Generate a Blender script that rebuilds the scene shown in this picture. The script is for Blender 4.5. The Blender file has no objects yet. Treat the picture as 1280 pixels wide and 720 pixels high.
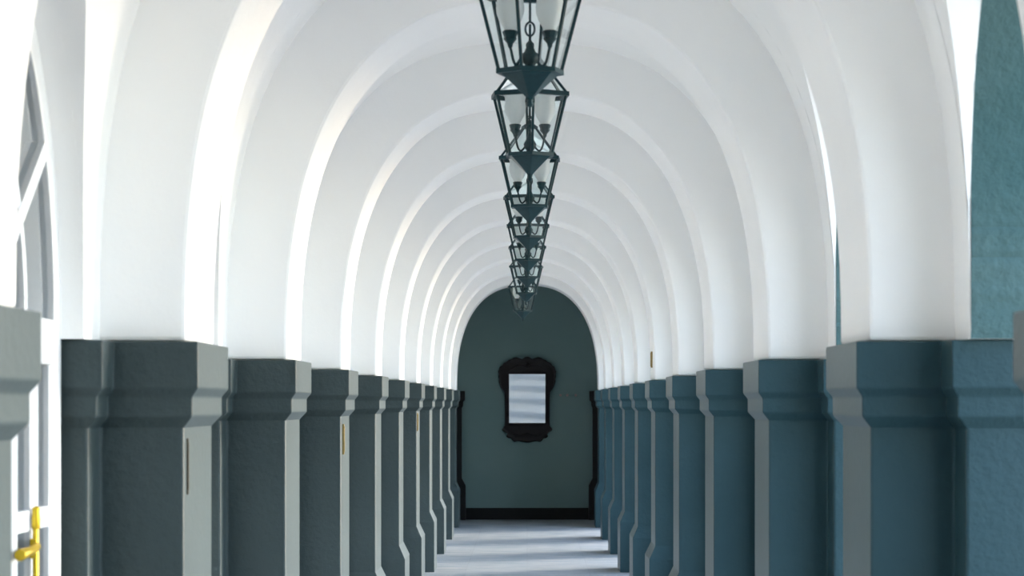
import bpy, math, random
from mathutils import Vector, Matrix

random.seed(7)
C = bpy.context.scene.collection
PI = math.pi

# ---------------------------------------------------------------- dimensions
H = 0.9            # half width of the passage between the pillar capitals
S = 3.0            # bay spacing
EYE = 1.82 * H     # eye level
FPX = 971.0 * S / H
XB = 1.308 * H     # wall / back of the pilasters
T_R, T_L = 0.50, 0.42
CAPZ = EYE + 0.19 * H
ENDY = 12.15 * S
STARTY = -1.2
HALF = 0.31 * S    # half span of the side arches
SPR_R = EYE + 0.58 * H
SPR_L = EYE + 0.24 * H
ZTOP = EYE + 2.35 * H
EXT = 0.06 * S
def near(k): return (k + 1.36) * S
def far(k): return (k + 1.60) * S
def bayc(k): return (k + 1.98) * S      # opening between pillar k and k+1
BAYS = range(-1, 10)
PILLARS = range(0, 11)

# ---------------------------------------------------------------- helpers
class MB:
    def __init__(s):
        s.v, s.f, s.m, s.sm = [], [], [], []
    def add(s, vs, fs, mi=0, smooth=False):
        o = len(s.v)
        s.v += [tuple(p) for p in vs]
        for f in fs:
            s.f.append([i + o for i in f]); s.m.append(mi); s.sm.append(smooth)
    def box(s, x0, x1, y0, y1, z0, z1, mi=0):
        v = [(x0,y0,z0),(x1,y0,z0),(x1,y1,z0),(x0,y1,z0),(x0,y0,z1),(x1,y0,z1),(x1,y1,z1),(x0,y1,z1)]
        s.add(v, [(0,3,2,1),(4,5,6,7),(0,1,5,4),(1,2,6,5),(2,3,7,6),(3,0,4,7)], mi)
    def loft(s, rings, cap0=True, cap1=True, mi=0, smooth=False, closed=True):
        n = len(rings[0]); vs = [p for r in rings for p in r]; fs = []
        for i in range(len(rings) - 1):
            for j in range(n if closed else n - 1):
                k = (j + 1) % n
                fs.append((i*n+j, i*n+k, (i+1)*n+k, (i+1)*n+j))
        s.add(vs, fs, mi, smooth)
        o = len(s.v) - len(vs)
        if cap0: s.f.append([o + j for j in reversed(range(n))]); s.m.append(mi); s.sm.append(False)
        if cap1: s.f.append([o + (len(rings)-1)*n + j for j in range(n)]); s.m.append(mi); s.sm.append(False)
    def lathe(s, prof, n=16, c=(0,0,0), smooth=True, rot=0, mi=0):
        rings = [[(c[0]+r*math.cos(rot+2*PI*j/n), c[1]+r*math.sin(rot+2*PI*j/n), c[2]+z) for j in range(n)] for r, z in prof]
        s.loft(rings, smooth=smooth, mi=mi)
    def tube(s, pts, r, n=8, smooth=True, closed=False, mi=0):
        pts = [Vector(p) for p in pts]; rings = []; m = len(pts)
        up = Vector((0.13, 0.31, 0.94)).normalized()
        for i, p in enumerate(pts):
            if closed: t = pts[(i+1) % m] - pts[i-1]
            else: t = pts[min(i+1, m-1)] - pts[max(i-1, 0)]
            t.normalize()
            a = t.cross(up)
            if a.length < 0.05: a = t.cross(Vector((1,0,0)))
            a.normalize(); b = t.cross(a)
            rr = r[i] if isinstance(r, (list, tuple)) else r
            rings.append([p + a*rr*math.cos(2*PI*j/n) + b*rr*math.sin(2*PI*j/n) for j in range(n)])
        if closed: rings.append(rings[0])
        s.loft(rings, cap0=not closed, cap1=not closed, smooth=smooth, mi=mi)
    def bar(s, a, b, w, d, nrm):
        """rectangular bar from a to b, width w across, depth d along nrm"""
        a, b, nrm = Vector(a), Vector(b), Vector(nrm).normalized()
        t = (b - a).normalized(); u = t.cross(nrm).normalized(); n2 = u.cross(t).normalized()
        s.loft([[p + u*w/2*i + n2*d/2*j for i, j in ((-1,-1),(1,-1),(1,1),(-1,1))] for p in (a, b)])
    def build(s, name, mats, parent=None, loc=None, bevel=0, seg=2):
        me = bpy.data.meshes.new(name)
        me.from_pydata(s.v, [], s.f)
        for m in (mats if isinstance(mats, (list, tuple)) else [mats]): me.materials.append(m)
        for i, p in enumerate(me.polygons):
            p.material_index = s.m[i]; p.use_smooth = s.sm[i]
        import bmesh
        bm = bmesh.new(); bm.from_mesh(me)
        bmesh.ops.remove_doubles(bm, verts=bm.verts, dist=1e-5)
        bmesh.ops.recalc_face_normals(bm, faces=bm.faces)
        bm.to_mesh(me); bm.free()
        o = bpy.data.objects.new(name, me); C.objects.link(o)
        if parent: o.parent = parent
        if loc: o.location = loc
        if bevel:
            b = o.modifiers.new('Bevel', 'BEVEL'); b.width = bevel; b.segments = seg; b.limit_method = 'ANGLE'; b.angle_limit = 0.5
        return o

def tag(o, label, cat, group=None, kind=None):
    o['label'] = label; o['category'] = cat
    if group: o['group'] = group
    if kind: o['kind'] = kind
    return o
def empty(name, loc):
    o = bpy.data.objects.new(name, None); C.objects.link(o); o.location = loc; o.empty_display_size = .1
    return o
def dup(root, loc):
    r = root.copy(); C.objects.link(r); r.location = loc
    for ch in list(root.children):
        c = ch.copy(); C.objects.link(c); c.parent = r
        for g in list(ch.children):
            d = g.copy(); C.objects.link(d); d.parent = c
    return r

# ---------------------------------------------------------------- materials
def mat(name):
    m = bpy.data.materials.new(name); m.use_nodes = True
    n = m.node_tree.nodes; b = n['Principled BSDF']
    return m, m.node_tree, n, b
def plaster(name, col, col2, rough=.85, scale=22, bump=.35, dist=.01, spec=.2, wear=0.0):
    m, t, n, b = mat(name)
    tc = n.new('ShaderNodeTexCoord')
    geo = n.new('ShaderNodeNewGeometry')
    no = n.new('ShaderNodeTexNoise'); no.inputs['Scale'].default_value = 1.7; no.inputs['Detail'].default_value = 5
    t.links.new(geo.outputs['Position'], no.inputs['Vector'])
    rp = n.new('ShaderNodeValToRGB'); rp.color_ramp.elements[0].position = .35; rp.color_ramp.elements[1].position = .68
    rp.color_ramp.elements[0].color = (*col, 1); rp.color_ramp.elements[1].color = (*col2, 1)
    t.links.new(no.outputs['Fac'], rp.inputs['Fac'])
    t.links.new(rp.outputs['Color'], b.inputs['Base Color'])
    n2 = n.new('ShaderNodeTexNoise'); n2.inputs['Scale'].default_value = scale; n2.inputs['Detail'].default_value = 6; n2.inputs['Roughness'].default_value = .6
    t.links.new(geo.outputs['Position'], n2.inputs['Vector'])
    bp = n.new('ShaderNodeBump'); bp.inputs['Strength'].default_value = bump; bp.inputs['Distance'].default_value = dist
    t.links.new(n2.outputs['Fac'], bp.inputs['Height']); t.links.new(bp.outputs['Normal'], b.inputs['Normal'])
    b.inputs['Roughness'].default_value = rough; b.inputs['Specular IOR Level'].default_value = spec
    return m
def plain(name, col, rough=.5, metal=0, spec=.5, noise=0.0, scale=30, bump=0.0):
    m, t, n, b = mat(name)
    b.inputs['Roughness'].default_value = rough; b.inputs['Metallic'].default_value = metal; b.inputs['Specular IOR Level'].default_value = spec
    geo = n.new('ShaderNodeNewGeometry')
    no = n.new('ShaderNodeTexNoise'); no.inputs['Scale'].default_value = scale; no.inputs['Detail'].default_value = 4
    t.links.new(geo.outputs['Position'], no.inputs['Vector'])
    rp = n.new('ShaderNodeValToRGB')
    rp.color_ramp.elements[0].color = (*[c*(1-noise) for c in col], 1); rp.color_ramp.elements[1].color = (*[min(1, c*(1+noise)) for c in col], 1)
    t.links.new(no.outputs['Fac'], rp.inputs['Fac']); t.links.new(rp.outputs['Color'], b.inputs['Base Color'])
    if bump:
        bp = n.new('ShaderNodeBump'); bp.inputs['Strength'].default_value = bump; bp.inputs['Distance'].default_value = .003
        t.links.new(no.outputs['Fac'], bp.inputs['Height']); t.links.new(bp.outputs['Normal'], b.inputs['Normal'])
    return m
def thin_glass(name, tint=(.93,.97,.97), refl=1.0):
    m = bpy.data.materials.new(name); m.use_nodes = True
    t = m.node_tree; n = t.nodes; n.clear()
    out = n.new('ShaderNodeOutputMaterial'); mx = n.new('ShaderNodeMixShader')
    tr = n.new('ShaderNodeBsdfTransparent'); tr.inputs['Color'].default_value = (*tint, 1)
    gl = n.new('ShaderNodeBsdfGlossy'); gl.inputs['Roughness'].default_value = .03; gl.inputs['Color'].default_value = (1,1,1,1)
    fr = n.new('ShaderNodeFresnel'); fr.inputs['IOR'].default_value = 1.5
    mu = n.new('ShaderNodeMath'); mu.operation = 'MULTIPLY'; mu.inputs[1].default_value = refl; mu.use_clamp = True
    geo = n.new('ShaderNodeNewGeometry')
    no = n.new('ShaderNodeTexNoise'); no.inputs['Scale'].default_value = 9
    bp = n.new('ShaderNodeBump'); bp.inputs['Strength'].default_value = .06; bp.inputs['Distance'].default_value = .01
    t.links.new(geo.outputs['Position'], no.inputs['Vector']); t.links.new(no.outputs['Fac'], bp.inputs['Height'])
    t.links.new(bp.outputs['Normal'], gl.inputs['Normal'])
    t.links.new(fr.outputs['Fac'], mu.inputs[0]); t.links.new(mu.outputs[0], mx.inputs['Fac'])
    t.links.new(tr.outputs[0], mx.inputs[1]); t.links.new(gl.outputs[0], mx.inputs[2]); t.links.new(mx.outputs[0], out.inputs['Surface'])
    return m

M = {}
M['white'] = plaster('white_plaster', (.90,.895,.885), (.925,.92,.91), scale=9, bump=.12, dist=.02)
def gloss_paint(name, c1, c2):
    m = plaster(name, c1, c2, rough=.6, scale=34, bump=.6, dist=.010, spec=.15)
    b = m.node_tree.nodes['Principled BSDF']
    b.inputs['Coat Weight'].default_value = .6; b.inputs['Coat IOR'].default_value = 1.25; b.inputs['Coat Roughness'].default_value = .35
    return m
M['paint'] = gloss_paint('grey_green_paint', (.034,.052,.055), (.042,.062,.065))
M['paint_skylit'] = gloss_paint('skylit_grey_green_paint', (.017,.050,.062), (.025,.064,.078))  # right row: blue skylight mixed into the pillar paint colour
M['teal'] = plaster('teal_plaster', (.045,.105,.110), (.085,.150,.152), rough=.7, scale=30, bump=.6, dist=.015)
M['endpaint'] = plaster('end_wall_paint', (.155,.235,.238), (.168,.248,.25), rough=.8, scale=14, bump=.1, dist=.01)
M['black'] = plain('black_paint', (.006,.006,.007), rough=.5, spec=.2, noise=.2)
M['verdigris'] = plain('dark_green_iron', (.006,.032,.040), rough=.4, spec=.22, noise=.35, scale=60, bump=.15)
M['frost'] = plain('frosted_glass', (.86,.87,.88), rough=.25, noise=.04, scale=40)
def translucent(m):
    t = m.node_tree; n = t.nodes; b = n['Principled BSDF']; out = n['Material Output']
    tl = n.new('ShaderNodeBsdfTranslucent'); tl.inputs['Color'].default_value = (.93,.93,.92,1)
    mx = n.new('ShaderNodeMixShader'); mx.inputs['Fac'].default_value = .5
    t.links.new(b.outputs[0], mx.inputs[1]); t.links.new(tl.outputs[0], mx.inputs[2]); t.links.new(mx.outputs[0], out.inputs['Surface'])
translucent(M['frost'])
M['pane'] = thin_glass('lantern_glass', refl=.35)
M['doorglass'] = thin_glass('door_glass', tint=(.75,.85,.9), refl=1.4)
M['gloss'] = plain('white_gloss_wood', (.84,.85,.86), rough=.35, noise=.02)
M['gold'] = plain('yellow_brass', (.75,.50,.03), rough=.3, metal=.6, noise=.12)
M['brass'] = plain('dull_brass', (.34,.24,.09), rough=.4, metal=.5, noise=.25, scale=80)
M['brass_dark'] = plain('tarnished_brass', (.05,.04,.02), rough=.6, noise=.3, scale=80)
M['mahogany'] = plain('dark_mahogany', (.007,.004,.005), rough=.42, spec=.25, noise=.4, scale=25, bump=.2)
M['mirror'] = plain('mirror_silver', (.82,.86,.88), rough=.03, metal=1.0, noise=.0)
M['pale'] = plain('pale_pink_plastic', (.42,.30,.30), rough=.5, noise=.05)
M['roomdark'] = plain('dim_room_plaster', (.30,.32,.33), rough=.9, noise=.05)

# floor: worn pale stone slabs with fine streaks across the passage
def floor_mat():
    m, t, n, b = mat('pale_stone_floor')
    geo = n.new('ShaderNodeNewGeometry')
    mp = n.new('ShaderNodeMapping'); mp.inputs['Scale'].default_value = (.55, 5.0, 1)
    t.links.new(geo.outputs['Position'], mp.inputs['Vector'])
    no = n.new('ShaderNodeTexNoise'); no.inputs['Scale'].default_value = 3.2; no.inputs['Detail'].default_value = 7; no.inputs['Roughness'].default_value = .65
    t.links.new(mp.outputs[0], no.inputs['Vector'])
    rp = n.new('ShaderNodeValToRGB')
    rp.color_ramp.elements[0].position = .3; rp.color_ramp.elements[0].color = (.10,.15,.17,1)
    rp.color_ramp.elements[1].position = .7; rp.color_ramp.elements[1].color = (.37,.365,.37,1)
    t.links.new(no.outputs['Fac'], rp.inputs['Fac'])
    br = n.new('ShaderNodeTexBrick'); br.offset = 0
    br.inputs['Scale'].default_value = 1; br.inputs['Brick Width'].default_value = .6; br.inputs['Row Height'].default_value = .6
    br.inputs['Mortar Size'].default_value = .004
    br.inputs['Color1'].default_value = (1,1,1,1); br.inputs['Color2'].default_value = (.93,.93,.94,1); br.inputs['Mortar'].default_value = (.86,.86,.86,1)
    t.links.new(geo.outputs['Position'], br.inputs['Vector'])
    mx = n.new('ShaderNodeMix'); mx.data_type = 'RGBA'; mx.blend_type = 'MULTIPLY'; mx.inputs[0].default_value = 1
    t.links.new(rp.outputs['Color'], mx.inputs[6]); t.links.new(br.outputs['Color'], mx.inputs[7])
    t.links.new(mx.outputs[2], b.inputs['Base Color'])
    b.inputs['Roughness'].default_value = .6; b.inputs['Specular IOR Level'].default_value = .2
    bp = n.new('ShaderNodeBump'); bp.inputs['Strength'].default_value = .15; bp.inputs['Distance'].default_value = .004
    t.links.new(no.outputs['Fac'], bp.inputs['Height']); t.links.new(bp.outputs['Normal'], b.inputs['Normal'])
    return m
M['floor'] = floor_mat()
M['court'] = plaster('sandy_court', (.47,.41,.345), (.55,.48,.40), rough=.95, scale=12, bump=.3)

# ---------------------------------------------------------------- setting: floor, court, walls, vault
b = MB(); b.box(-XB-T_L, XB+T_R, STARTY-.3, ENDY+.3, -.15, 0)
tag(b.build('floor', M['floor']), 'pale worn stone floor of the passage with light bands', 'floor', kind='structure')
b = MB(); b.box(XB+T_R, 40, -30, 70, -.25, -.06)
tag(b.build('ground', M['court']), 'sandy courtyard ground outside the open arches', 'ground', kind='structure')

def arch_pts(yc, spr, n=28, zb=None):
    zb = CAPZ if zb is None else zb
    if spr == SPR_R:                      # uneven hand-painted arris
        rr = random.Random(round(yc*100)); j = lambda: rr.uniform(-.0045, .0035)
        m = 26; p = [(yc-HALF+j(), zb+(spr-zb)*i/m) for i in range(m)]
        for i in range(97):
            a = PI-PI*i/96; q = HALF+j(); p.append((yc+q*math.cos(a), spr+q*math.sin(a)))
        return p+[(yc+HALF+j(), spr-(spr-zb)*i/m) for i in range(1, m+1)]
    p = [(yc-HALF, zb)]
    for i in range(n+1):
        a = PI - PI*i/n
        p.append((yc+HALF*math.cos(a), spr+HALF*math.sin(a)))
    p.append((yc+HALF, zb)); return p

def wall(name, sg, T, spr, label, inner, intr, outer):
    b = MB(); xi, xo = sg*XB, sg*(XB+T)
    def rect(y0, y1, z0, z1):
        for x, mi in ((xi, 0), (xo, 2)):
            b.add([(x,y0,z0),(x,y1,z0),(x,y1,z1),(x,y0,z1)], [(0,1,2,3)], mi)
        b.add([(xi,y0,z0),(xo,y0,z0),(xo,y1,z0),(xi,y1,z0)], [(0,1,2,3)], 0)
    def vert(y, z0, z1):
        b.add([(xi,y,z0),(xo,y,z0),(xo,y,z1),(xi,y,z1)], [(0,1,2,3)], 1)
    y_prev = STARTY; first = True
    for k in BAYS:
        yc = bayc(k)
        if first:
            rect(y_prev, yc-HALF, 0, ZTOP); vert(yc-HALF, 0, CAPZ)
        else: rect(y_prev, yc-HALF, CAPZ, ZTOP)
        first = False
        p = arch_pts(yc, spr)
        for (y0,z0),(y1,z1) in zip(p, p[1:]):
            b.add([(xi,y0,z0),(xo,y0,z0),(xo,y1,z1),(xi,y1,z1)], [(0,1,2,3)], 1, True)
            if abs(y1-y0) > 1e-6:
                for x, mi in ((xi, 0), (xo, 2)):
                    b.add([(x,y0,z0),(x,y1,z1),(x,y1,ZTOP),(x,y0,ZTOP)], [(0,1,2,3)], mi)
        y_prev = yc+HALF
    ye = far(10)+EXT+.05*H+.004
    rect(y_prev, ye, CAPZ, ZTOP); rect(ye, ENDY, 0, ZTOP); vert(ye, 0, CAPZ)
    b.add([(xi,STARTY,ZTOP),(xo,STARTY,ZTOP),(xo,ENDY,ZTOP),(xi,ENDY,ZTOP)], [(0,1,2,3)], 2)
    o = b.build(name, [inner, intr, outer])
    es = o.modifiers.new('Edge', 'EDGE_SPLIT'); es.split_angle = .6
    tag(o, label, 'wall', kind='structure')
wall('wall_right', 1, T_R, SPR_R, 'white plastered right wall with open arches and teal inner faces', M['white'], M['teal'], M['teal'])
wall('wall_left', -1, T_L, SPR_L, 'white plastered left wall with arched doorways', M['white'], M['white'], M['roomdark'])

# end walls
b = MB(); b.box(-XB-T_L, XB+T_R, ENDY, ENDY+.25, 0, ZTOP)
tag(b.build('wall_end', M['endpaint']), 'dark grey-green end wall behind the mirror', 'wall', kind='structure')
b = MB(); b.box(-XB-T_L, XB+T_R, STARTY-.25, STARTY, 0, ZTOP)
tag(b.build('wall_back', M['white']), 'white wall closing the passage behind the viewpoint', 'wall', kind='structure')

# groined vault: a long barrel met by a cross vault over every side arch
WA, WB, WN, WZ = XB, 1.84*H, 2.6, EYE+.19*H
def barrel_x_at(z):
    u = max(0.0, min(1.0, (z-WZ)/WB)); return WA*(1-u**WN)**(1/WN)
def cross(y, spr):
    for k in BAYS:
        t = abs(y-bayc(k))
        if t < HALF: return spr+math.sqrt(HALF*HALF-t*t)
        if t < HALF+1e-6: return spr
    return WZ
ys = []
def span(a, c, n):
    for i in range(n): ys.append(a+(c-a)*i/n)
yp = STARTY
for k in BAYS:
    yc = bayc(k); span(yp, yc-HALF, 3)
    ys.append(yc-HALF-1e-4)
    for i in range(37): ys.append(yc-HALF*math.cos(PI*i/36)*.99999)
    ys.append(yc+HALF+1e-4); yp = yc+HALF+.01
span(yp, ENDY, 4); ys.append(ENDY)
b = MB(); rows = []; NF, NB = 4, 44
for y in ys:
    zl, zr = cross(y, SPR_L), cross(y, SPR_R)
    xl, xr = barrel_x_at(zl), barrel_x_at(zr)
    row = []
    for i in range(NF): row.append((-XB+(XB-xl)*i/NF, y, zl))
    ul, ur = (max(0, zl-WZ)/WB), (max(0, zr-WZ)/WB)
    tl = math.asin(min(1, ul**(WN/2))); tr = math.asin(min(1, ur**(WN/2)))
    for i in range(NB+1):
        t = tl+(PI-tr-tl)*i/NB
        cx, sx = math.cos(t), max(0, math.sin(t))
        x = -math.copysign(WA*abs(cx)**(2/WN), cx); z = WZ+WB*sx**(2/WN)
        row.append((x, y, z))
    for i in range(1, NF+1): row.append((xr+(XB-xr)*i/NF, y, zr))
    rows.append(row)
b.loft(rows, cap0=False, cap1=False, smooth=True, closed=False)
b.box(-XB-T_L-.1, XB+T_R+.25, STARTY-.3, ENDY+.3, ZTOP, ZTOP+.2)
o = b.build('ceiling', M['white'])
es = o.modifiers.new('Edge', 'EDGE_SPLIT'); es.split_angle = .35
tag(o, 'white groined plaster vault over the passage', 'ceiling', kind='structure')

# transverse arches
RA, RB, RN = 1.045*H, 1.56*H, 2.5
def rib_obj(name, y0, y1, label, shrink=0.0, zb=None):
    b = MB(); n = 56; ra, rb = RA-shrink, RB-shrink
    pts_i, pts_o = [], []
    for i in range(n+1):
        t = PI*i/n; c, s_ = math.cos(t), max(0, math.sin(t))
        pts_i.append((-math.copysign(ra*abs(c)**(2/RN), c), WZ+rb*s_**(2/RN)))
        pts_o.append((-math.copysign((WA+.02)*abs(c)**(2/WN), c), WZ+(WB+.02)*s_**(2/WN)))
    for (a0,a1,o0,o1) in zip(pts_i, pts_i[1:], pts_o, pts_o[1:]):
        b.add([(a0[0],y0,a0[1]),(a1[0],y0,a1[1]),(o1[0],y0,o1[1]),(o0[0],y0,o0[1])], [(0,1,2,3)])
        b.add([(a0[0],y1,a0[1]),(a1[0],y1,a1[1]),(o1[0],y1,o1[1]),(o0[0],y1,o0[1])], [(0,1,2,3)])
        b.add([(a0[0],y0,a0[1]),(a1[0],y0,a1[1]),(a1[0],y1,a1[1]),(a0[0],y1,a0[1])], [(0,1,2,3)], 0, True)
    for p, q in ((pts_i[0], pts_o[0]), (pts_i[-1], pts_o[-1])):
        b.add([(p[0],y0,p[1]),(q[0],y0,q[1]),(q[0],y1,q[1]),(p[0],y1,p[1])], [(0,1,2,3)])
    o = b.build(name, M['white'], bevel=.012, seg=2)
    tag(o, label, 'arch', kind='structure')
ORD = ['first','second','third','fourth','fifth','sixth','seventh','eighth','ninth','tenth','eleventh']
for k in PILLARS:
    rib_obj('trim_%d' % (k+1), near(k)+.045, far(k)-.03, 'white transverse arch over the %s pair of pillars' % ORD[k])

# ---------------------------------------------------------------- pillars
def plan(o, T):
    """stepped pier outline, o = overhang beyond the shaft; local y 0 at the near face"""
    y0, y1 = .045, far(0)-near(0)-.045
    x1, x2, X = 1.05*H-o, XB-o, XB+T-.002
    e = EXT
    return [(x1,y0-o),(x2,y0-o),(x2,y0-e-o),(X,y0-e-o),(X,y1+e+o),(x2,y1+e+o),(x2,y1+o),(x1,y1+o)]
def ring(o, z, T, sg, cx):
    return [(sg*x-cx, y, z) for x, y in plan(o, T)]
OV = .05*H
def make_pillar(sg, T):
    P = M['paint'] if sg < 0 else M['paint_skylit']
    cx = sg*XB
    root = empty('pillar', (cx, near(0), 0))
    zc = EYE
    r = lambda o, z: ring(o, z, T, sg, cx)
    b = MB(); b.loft([r(OV, 0), r(OV, zc-1.28*H), r(.0, zc-1.17*H)], cap1=False)
    b.build('plinth', P, root, bevel=.004)
    b = MB(); b.loft([r(0, zc-1.17*H), r(0, zc-.075*H)], cap0=False, cap1=False)
    b.build('shaft', P, root, bevel=.008)
    b = MB(); b.loft([r(0, zc-.075*H), r(.03*H, zc-.04*H), r(.03*H, zc+.02*H), r(OV, zc+.046*H), r(OV, CAPZ-.002)], cap0=False)
    b.build('capital', P, root, bevel=.004)
    return root
near_words = ['nearest, cut by the frame edge', 'second from the camera', 'third from the camera', 'fourth from the camera', 'fifth from the camera',
              'sixth from the camera', 'seventh from the camera', 'eighth from the camera', 'third from the end wall', 'next to last before the end wall', 'last before the end wall']
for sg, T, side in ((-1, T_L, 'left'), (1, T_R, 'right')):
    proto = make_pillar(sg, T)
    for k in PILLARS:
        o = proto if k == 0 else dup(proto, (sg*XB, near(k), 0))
        tag(o, '%s pillar with moulded capital in the %s row, %s' % ('grey-green' if sg < 0 else 'sky-tinted grey-green', side, near_words[k]), 'pillar', 'pillars of the %s row' % side, kind='thing')

# black responds against the end wall and the skirting
def make_respond(sg):
    y0, y1 = ENDY-.13, ENDY
    def rr(o, z):
        x1 = sg*(1.02*H-o); X = sg*XB
        return [(x1,y0-o*.6,z),(X,y0-o*.6,z),(X,y1,z),(x1,y1,z)]
    b = MB(); zc = EYE
    b.loft([rr(.06*H,0), rr(.06*H,zc-1.28*H), rr(0,zc-1.17*H), rr(0,zc-.075*H), rr(.02*H,zc-.04*H), rr(.02*H,zc+.02*H), rr(OV,zc+.046*H), rr(OV,CAPZ)])
    return b
for sg, side, nm in ((-1,'left','trim_20'), (1,'right','trim_21')):
    tag(make_respond(sg).build(nm, M['black'], bevel=.004), 'black painted half pillar in the %s corner of the end wall' % side, 'trim', kind='structure')
b = MB(); x = .97*H
b.loft([[(-x,ENDY-.02,0),(x,ENDY-.02,0),(x,ENDY,0),(-x,ENDY,0)], [(-x,ENDY-.02,.15),(x,ENDY-.02,.15),(x,ENDY,.15),(-x,ENDY,.15)], [(-x,ENDY-.012,.165),(x,ENDY-.012,.165),(x,ENDY,.165),(-x,ENDY,.165)]])
tag(b.build('baseboard_end', M['black']), 'black skirting along the foot of the end wall', 'skirting', kind='structure')

# ---------------------------------------------------------------- glazed doors on the left
DX = -1.375*H      # front plane of the joinery
def make_door():
    root = empty('door_1', (DX, bayc(0), 0))
    zt0, zt1 = EYE+.11*H, SPR_L
    # frame: jambs, arch ring, transom
    f = MB(); d = .09
    f.box(-d, 0, .77, HALF, 0, SPR_L); f.box(-d, 0, -HALF, -.77, 0, SPR_L)
    f.box(-d+.01, .012, -.77, .77, zt0, zt1)
    n = 32; rings = []
    for i in range(n+1):
        a = PI*i/n; c, s_ = math.cos(a), math.sin(a)
        rings.append([(x, r*c, SPR_L+r*s_) for x, r in ((-d,HALF),(0,HALF),(0,.845),(-d,.845))])
    f.loft(rings)
    f.build('door_frame', M['gloss'], root, bevel=.004)
    # fanlight bars
    g = MB()
    for deg in (31, 55, 90, 125, 149):
        a = math.radians(deg); c, s_ = math.cos(a), math.sin(a)
        g.bar((-.026, .16*c, SPR_L+.16*s_), (-.026, .86*c, SPR_L+.86*s_), .05, .05, (1,0,0))
    rings = []
    for i in range(n+1):
        a = PI*i/n; c, s_ = math.cos(a), math.sin(a)
        rings.append([(x, r*c, SPR_L+r*s_) for x, r in ((-.055,.50),(-.005,.50),(-.005,.46),(-.055,.46))])
    g.loft(rings)
    rings = []
    for i in range(n+1):
        a = PI*i/n; c, s_ = math.cos(a), math.sin(a)
        rings.append([(x, r*c, SPR_L+r*s_) for x, r in ((-.055,.17),(-.005,.17),(-.005,.0),(-.055,.0))])
    g.loft(rings)
    g.build('fanlight_bars', M['gloss'], root)
    p = MB(); fan = [(-.018, .86*math.cos(PI*i/n), SPR_L+.86*math.sin(PI*i/n)) for i in range(n+1)]
    p.add(fan, [tuple(range(n+1))]); p.build('fanlight_pane', M['doorglass'], root)
    # side lights: glass strip with a rail and a bottom panel
    for sg in (-1, 1):
        q = MB()
        ya, yb = sorted((sg*.62, sg*.77))
        q.box(-.06, -.001, ya, yb, EYE-.355*H, EYE-.295*H); q.box(-.06, -.001, ya, yb, 0, .62)
        r_ = q.build('side_light', M['gloss'], root, bevel=.003)
        q = MB(); q.box(-.022, -.016, ya, yb, .62, EYE-.355*H); q.box(-.022, -.016, ya, yb, EYE-.295*H, zt0)
        q.build('pane', M['doorglass'], r_)
    # two leaves, each with stiles, rails, muntins and panes
    for sg in (-1, 1):
        q = MB(); X0, X1 = -.065, .0
        def bx(a, c, z0, z1, xx0=X0, xx1=X1):
            a, c = sorted((sg*a, sg*c)); q.box(xx0, xx1, a, c, z0, z1)
        bx(.51, .615, .01, zt0-.004); bx(.004, .07, .01, zt0-.004)
        bx(.07, .51, .01, .16); bx(.07, .51, .56, .66); bx(.07, .51, zt0-.08, zt0-.004)
        bx(.28, .36, .66, zt0-.08, -.055, -.002)
        bx(.07, .51, EYE-.355*H, EYE-.295*H, -.055, -.001)
        bx(.07, .51, .16, .56, -.045, -.03)
        leaf = q.build('door_leaf', M['gloss'], root, bevel=.004)
        q = MB()
        ya, yb = sorted((sg*.07, sg*.51)); q.box(-.022, -.016, ya, yb, .66, zt0-.08)
        q.build('pane', M['doorglass'], leaf)
        if sg > 0:
            q = MB(); y = .515
            q.tube([(.012,y,.35),(.012,y,EYE-.31*H)], .008, 10)                # long vertical rod
            q.lathe([(.0,0),(.011,.004),(.012,.03),(.010,.045),(.011,.055),(.0,.062)], 12, (.013,y,EYE-.352*H))
            q.box(.0,.018, y-.014, y+.014, EYE-.43*H, EYE-.375*H)
            q.tube([(.014,y,EYE-.395*H),(.020,y-.03,EYE-.397*H),(.022,y-.12,EYE-.402*H),(.022,y-.25,EYE-.405*H)], [.011,.010,.011,.015], 10)
            q.box(.0,.018, y-.013, y+.013, .5, .54)
            o = q.build('handle', M['gold'], leaf, bevel=.003); o['label'] = 'yellow brass rod bolt with lever handle'
    return root
door = make_door()
for i, k in enumerate(BAYS):
    if k == 0: o = door
    elif k < 0: continue
    else:
        o = dup(door, (DX, bayc(k), 0)); o.name = 'door_%d' % (k+1)
    tag(o, 'white glazed arched double door in the left wall, %s' % ('nearest the camera' if k == 0 else 'between the %s and %s pillars' % (ORD[k], ORD[k+1])), 'door', kind='structure')
# dim rooms behind the doors
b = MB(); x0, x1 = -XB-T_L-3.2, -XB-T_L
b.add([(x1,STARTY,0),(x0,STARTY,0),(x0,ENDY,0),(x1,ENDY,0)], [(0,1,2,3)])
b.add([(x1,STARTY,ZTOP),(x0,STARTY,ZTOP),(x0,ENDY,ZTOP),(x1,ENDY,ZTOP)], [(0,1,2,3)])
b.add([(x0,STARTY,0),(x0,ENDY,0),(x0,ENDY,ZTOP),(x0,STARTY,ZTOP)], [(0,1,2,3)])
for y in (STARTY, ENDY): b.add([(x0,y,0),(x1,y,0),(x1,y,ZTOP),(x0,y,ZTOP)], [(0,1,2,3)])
tag(b.build('wall_room', M['roomdark']), 'dim plain room behind the glazed doors', 'wall', kind='structure')

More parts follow.
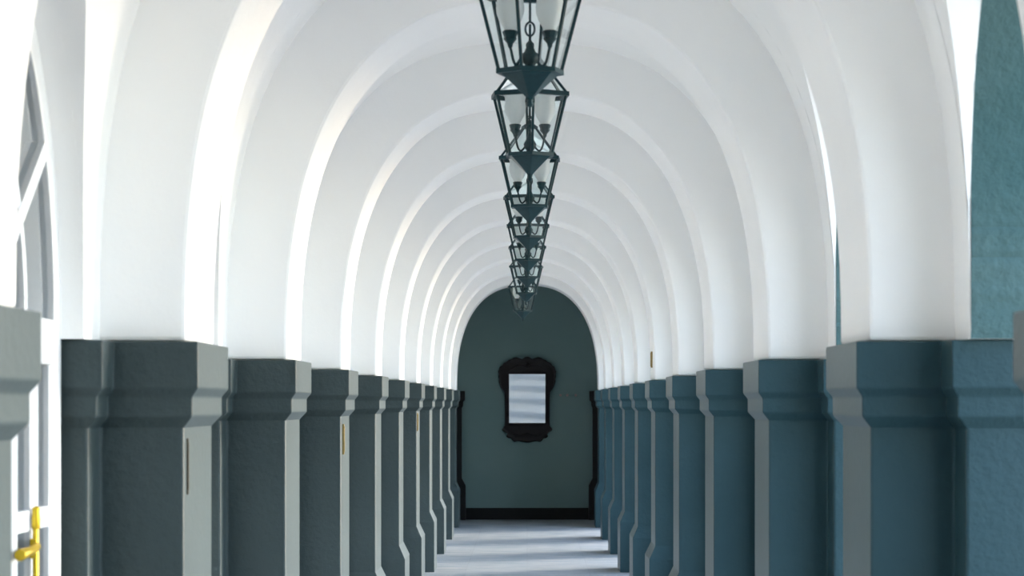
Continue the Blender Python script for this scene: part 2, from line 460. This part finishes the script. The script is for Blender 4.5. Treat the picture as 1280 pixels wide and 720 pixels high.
# ---------------------------------------------------------------- lanterns
def hexp(R, z, rot=0): return [(R*math.cos(rot+PI/3*i), R*math.sin(rot+PI/3*i), z) for i in range(6)]
RT, RBm, ZB = .205*H, .124*H, -.305*H
def make_lantern():
    """origin on the lantern's axis at the rim; a corner faces the camera"""
    rot = PI/2; root = empty('hanging_lantern', (0,0,0)); G = M['verdigris']
    # posts
    for i in range(6):
        a = rot+PI/3*i; c, s_ = math.cos(a), math.sin(a)
        b = MB(); b.bar((RT*c,RT*s_,0), (RBm*c,RBm*s_,ZB), .011, .011, (c,s_,0)); b.build('post', G, root, bevel=.002)
    def band(R, z0, z1, t, name, extra=()):
        b = MB()
        for i in range(6):
            p0, p1 = hexp(R, 0, rot)[i], hexp(R, 0, rot)[(i+1)%6]
            q0, q1 = hexp(R-t, 0, rot)[i], hexp(R-t, 0, rot)[(i+1)%6]
            b.loft([[(p0[0],p0[1],z0),(q0[0],q0[1],z0),(q0[0],q0[1],z1),(p0[0],p0[1],z1)], [(p1[0],p1[1],z0),(q1[0],q1[1],z0),(q1[0],q1[1],z1),(p1[0],p1[1],z1)]], cap0=False, cap1=False)
        return b.build(name, G, root)
    band(RT+.014, -.012, .008, .030, 'rim')
    band(RBm+.010, ZB-.010, ZB+.006, .026, 'base_ring')
    # side panes
    for i in range(6):
        a = hexp(RT-.004, -.01, rot); c = hexp(RBm-.004, ZB+.004, rot); j = (i+1)%6
        b = MB(); b.add([a[i],a[j],c[j],c[i]], [(0,1,2,3)]); b.build('pane', M['pane'], root)
    # glazed roof with struts
    ZR, RR = .205*H, .035
    for i in range(6):
        a = rot+PI/3*i; c, s_ = math.cos(a), math.sin(a)
        b = MB(); b.bar((RT*c,RT*s_,.004), (RR*c,RR*s_,ZR), .010, .010, (c,s_,1)); b.build('roof_strut', G, root)
    b = MB()
    a = hexp(RT-.006, .004, rot); c = hexp(RR, ZR-.004, rot)
    for i in range(6): b.add([a[i],a[(i+1)%6],c[(i+1)%6],c[i]], [(0,1,2,3)])
    b.build('roof_glass', M['pane'], root)
    b = MB(); b.lathe([(.0,ZR-.012),(.046,ZR-.012),(.05,ZR-.002),(.03,ZR+.012),(.016,ZR+.02),(.014,ZR+.035),(.0,ZR+.04)], 18)
    b.build('roof_cap', G, root)
    # bottom pendant (concave six sided) and finial
    b = MB(); prof = [(RBm-.004, ZB-.008), (RBm*.84, ZB-.018), (RBm*.55, ZB-.046), (RBm*.30, ZB-.072), (RBm*.15, ZB-.088), (.012, ZB-.097)]
    b.loft([hexp(r, z, rot) for r, z in prof]); b.build('pendant', G, root, bevel=.002)
    b = MB(); zz = ZB-.097
    b.lathe([(.009,zz+.004),(.013,zz-.003),(.009,zz-.007),(.014,zz-.014),(.011,zz-.021),(.004,zz-.028),(.0,zz-.030)], 14); b.build('finial', G, root)
    # branch holder: urn, stem with an eye, two arms, cups and shades
    u = ZB+.006
    b = MB(); b.lathe([(.024,u-.012),(.026,u+.004),(.015,u+.012),(.026,u+.026),(.030,u+.044),(.020,u+.060),(.010,u+.085),(.006,u+.1)], 16); b.build('urn', G, root)
    b = MB(); b.tube([(0,0,u+.09),(0,0,u+.118)], .0045); 
    b.tube([(.016*math.cos(2*PI*i/18),0,u+.140+.024*math.sin(2*PI*i/18)) for i in range(18)], .0038, closed=True)
    b.tube([(0,0,u+.162),(0,0,ZR)], .0045); b.build('stem', G, root)
    for sg in (-1, 1):
        b = MB(); R = .076*H; pts = []
        for i in range(17):
            t = i/16; x = sg*(.016+(R-.016)*(1-(1-t)**1.6)); z = u+.040-.030*math.sin(PI*min(1,t*1.25))+.045*t**3
            pts.append((x, 0, z))
        b.tube(pts, .0048, 8); arm = b.build('arm', G, root)
        z0 = pts[-1][2]
        b = MB(); b.lathe([(.004,z0-.012),(.008,z0-.006),(.010,z0+.004),(.024,z0+.022),(.021,z0+.026),(.028,z0+.046),(.022,z0+.05),(.0,z0+.048)], 8, (sg*R,0,0), smooth=False)
        b.build('cup', G, arm)
        b = MB(); z1 = z0+.046; prof = [(.019,z1),(.025,z1+.014),(.037,z1+.035),(.046,z1+.060),(.048,z1+.082),(.044,z1+.108),(.046,z1+.126),(.055,z1+.140)]
        rings = []
        for r, z in prof+[(r-.003, z) for r, z in reversed(prof)]:
            rings.append([(sg*R+(r*(1+.05*(z-z1)/.14*math.cos(6*2*PI*j/36)))*math.cos(2*PI*j/36), r*(1+.05*(z-z1)/.14*math.cos(6*2*PI*j/36))*math.sin(2*PI*j/36), z) for j in range(36)])
        b.loft(rings, cap0=True, cap1=False, smooth=True)
        b.build('shade', M['frost'], arm)
    # hanging rod and ceiling plate
    return root
def hang(root, ztop_local):
    b = MB(); z0 = .205*H+.035
    b.tube([(0,0,z0),(0,0,ztop_local)], .006, 8)
    b.tube([(.016*math.cos(2*PI*i/16),0,z0+.010+.016*math.sin(2*PI*i/16)) for i in range(16)], .004, closed=True)
    b.lathe([(.0,ztop_local-.03),(.012,ztop_local-.03),(.045,ztop_local-.008),(.05,ztop_local+.004),(.0,ztop_local+.004)], 18)
    b.build('hanging_rod', M['verdigris'], root)
proto = make_lantern()
CROWN = WZ+WB
# lateral centre and rim height of each lantern, as hung
lan = [(662.5,1.600,-15),(662.5,1.600,5),(662,1.590,-3),(661,1.607,4),(660,1.615,0),(659,1.622,2),(657.8,1.60,-4),(653.5,1.515,3)]
roots = []
for j, (px, zr, tw) in enumerate(lan):
    y = (2.98+j)*S
    x = (px-659)*y/FPX
    o = proto if j == 0 else dup(proto, (0,0,0))
    o.location = (x, y, EYE+(zr-.022)*H); o.rotation_euler = (0,0,math.radians(tw)); roots.append((o, zr))
    for ch in o.children:
        if ch.name.split('.')[0] in ('arm', 'stem'): ch.rotation_euler = (0,0,math.radians(-tw))
    how = ['nearest the camera, cut by the top edge','second from the camera','third from the camera','fourth from the camera','fifth from the camera','sixth from the camera','next to last towards the end wall','farthest and lowest, in front of the end wall'][j]
    tag(o, 'dark green six-sided glass hanging lantern, %s' % how, 'lantern', 'lanterns hanging along the vault')
for o, zr in roots: hang(o, CROWN-(EYE+(zr-.022)*H))

# ---------------------------------------------------------------- mirror on the end wall
def make_mirror():
    px = .9/80.2/5.14
    half = [(300,80),(285,84),(268,96),(250,90),(232,84),(212,88),(198,98),(182,102),(168,114),(150,122),(138,138),(124,146),(120,162),(113,178),(117,194),(114,210),(119,226),(118,244),(124,262),(132,282),(144,298),(153,312),(155,340),(156,420),(156,500),(155,526),(146,540),(137,549),(144,560),(160,568),(172,582),(165,594),(176,604),(196,606),(204,620),(216,630),(236,624),(254,626),(272,631),(300,635)]
    left = [((x-300)*px, -(y-350)*px) for x, y in half]
    out = left+[(-x, z) for x, z in reversed(left[1:-1])]
    gw, gz0, gz1 = 116.5*px, -(508-350)*px, -(193-350)*px
    n = len(out)
    # inner rectangle sampled to match the outline point by point (by angle)
    inn = []
    for x, z in out:
        zc = (gz0+gz1)/2; dx, dz = x, z-zc
        s_ = min(gw/abs(dx) if abs(dx) > 1e-9 else 1e9, ((gz1-gz0)/2)/abs(dz) if abs(dz) > 1e-9 else 1e9)
        inn.append((dx*s_, zc+dz*s_))
    root = empty('wall_mirror', (0, ENDY-.035, EYE+.075*H))
    def lerp(a, c, t): return (a[0]+(c[0]-a[0])*t, a[1]+(c[1]-a[1])*t)
    b = MB(); rings = []
    for t, d in ((0,.0),(0,-.022),(.06,-.034),(.22,-.030),(.45,-.036),(.78,-.040),(.92,-.048),(1,-.040),(1,.0)):
        rings.append([(lerp(p,q,t)[0], d, lerp(p,q,t)[1]) for p, q in zip(out, inn)])
    # corners of the sight edge: snap the nearest samples onto the exact corners
    for r in rings[-2:]:
        for cx, cz in ((gw,gz1),(gw,gz0),(-gw,gz0),(-gw,gz1)):
            i = min(range(n), key=lambda i: (r[i][0]-cx)**2+(r[i][2]-cz)**2); r[i] = (cx, r[i][1], cz)
    b.loft(rings+[rings[0]], cap0=False, cap1=False)
    b.build('frame', M['mahogany'], root)
    # carved crest garland and foot garland, each one continuous roll, and a boss
    for nm, zc, hh, half, r0 in (('crest_carving', -(150-350)*px, .055, .255, .012), ('foot_carving', -(575-350)*px, -.03, .21, .010)):
        b = MB(); T = [i/24 for i in range(25)]
        b.tube([(half*(2*t-1), -.04, zc+hh*abs(math.sin(2*PI*t))-.05*abs(2*t-1)*(hh > 0)) for t in T], [r0*(1-.5*abs(2*t-1)) for t in T], 8)
        b.build(nm, M['mahogany'], root)
    b = MB(); b.lathe([(0,-.03),(.022,-.02),(.028,0),(.022,.02),(0,.03)], 14, (0,-.036,-(128-350)*px))
    b.build('boss', M['mahogany'], root)
    b = MB(); b.box(-gw-.01, gw+.01, -.024, -.018, gz0-.01, gz1+.01); b.build('mirror_glass', M['mirror'], root)
    b = MB(); b.box(-gw-.02, gw+.02, -.016, .004, gz0-.02, gz1+.02); b.build('back_board', M['mahogany'], root)
    root.rotation_euler = (math.radians(2.7), 0, 0)
    return tag(root, 'wall mirror in a carved scalloped black frame hanging on the end wall', 'mirror')
make_mirror()

# small fittings
def fitting(x, y, z, w, d, h, m, label, name='wall_fitting', cat='fitting', group=None, sg=-1):
    b = MB(); 
    b.box(-sg*0, -sg*w, -d/2, d/2, -h/2, h/2)
    b.box(-sg*w, -sg*w*1.25, -d/3, d/3, -h/2*.86, h/2*.86)
    o = b.build(name, m, bevel=.001); o.location = (x, y, z)
    return tag(o, label, cat, group)
XS = 1.05*H
fitting(-XS, near(1)+.11, EYE-.195*H, .005, .012, .155, M['brass_dark'], 'slim dark brass strip on the second left pillar', group='brass strips on the pillars')
fitting(-XS, near(3)+.16, EYE-.205*H, .010, .012, .155, M['brass'], 'slim golden brass strip on the fourth left pillar', group='brass strips on the pillars')
fitting(-XS, near(6)+.10, EYE-.18*H, .010, .012, .155, M['brass'], 'slim brass strip on the far seventh left pillar', group='brass strips on the pillars')
fitting(RA*.99, near(5)+.16, EYE+.36*H, .013, .012, .12, M['brass'], 'slim brass strip on the white arch above the sixth right pillar', group='brass strips on the pillars', sg=1)
# faint paired hooks right of the mirror
root = empty('hook_rail', ((711-659)/80.2*H, ENDY, EYE+(504-494)/80.2*H))
b = MB(); b.box(-.13, .13, -.008, 0, -.010, .010); b.build('rail', M['endpaint'], root, bevel=.002)
for dx in (-.115, -.02, .10):
    b = MB(); b.lathe([(0,-.018),(.014,-.012),(.018,0),(.014,.012),(0,.018)], 12, (dx,-.018,0)); b.build('knob', M['pale'], root)
tag(root, 'small pale pegs on a thin rail right of the mirror', 'hooks')

# ---------------------------------------------------------------- light
w = bpy.data.worlds.new('World'); bpy.context.scene.world = w; w.use_nodes = True
nt = w.node_tree; bg = nt.nodes['Background']
sky = nt.nodes.new('ShaderNodeTexSky'); sky.sky_type = 'NISHITA'; sky.sun_disc = False
SUN_EL, SUN_AZ = math.radians(24), math.radians(60)   # azimuth from +y towards +x
sky.sun_elevation = SUN_EL; sky.sun_rotation = SUN_AZ; sky.air_density = 1.0; sky.dust_density = .4; sky.ozone_density = 2.0
hs = nt.nodes.new('ShaderNodeHueSaturation'); hs.inputs['Saturation'].default_value = .75
nt.links.new(sky.outputs[0], hs.inputs['Color']); nt.links.new(hs.outputs[0], bg.inputs['Color'])
bg.inputs['Strength'].default_value = .84
sl = bpy.data.lights.new('sun', 'SUN'); sl.energy = 3.45; sl.angle = math.radians(14); sl.color = (1.0,.91,.80)
so = bpy.data.objects.new('sun', sl); C.objects.link(so)
dv = Vector((math.sin(SUN_AZ)*math.cos(SUN_EL), math.cos(SUN_AZ)*math.cos(SUN_EL), math.sin(SUN_EL)))
so.rotation_euler = dv.to_track_quat('Z', 'Y').to_euler(); so.location = (-8, 10, 14)

# ---------------------------------------------------------------- camera
cam = bpy.data.cameras.new('camera'); co = bpy.data.objects.new('camera', cam); C.objects.link(co)
co.location = (0, 0, EYE); co.rotation_euler = (PI/2, 0, 0)
cam.sensor_width = 36; cam.lens = 36*FPX/1280
cam.shift_x = (640-659)/1280; cam.shift_y = (504-360)/1280
cam.clip_start = .05; cam.clip_end = 300
cam.dof.use_dof = True; cam.dof.focus_distance = 17; cam.dof.aperture_fstop = 9
sc = bpy.context.scene; sc.camera = co
vs = sc.view_settings
vs.view_transform = 'Standard'; vs.look = 'None'; vs.gamma = 1; vs.use_curve_mapping = False; vs.exposure = 0.86
cy = sc.cycles
cy.max_bounces = 14; cy.diffuse_bounces = 8; cy.glossy_bounces = 6; cy.transparent_max_bounces = 40; cy.transmission_bounces = 8
cy.use_denoising = True
cy.caustics_reflective = False; cy.caustics_refractive = False
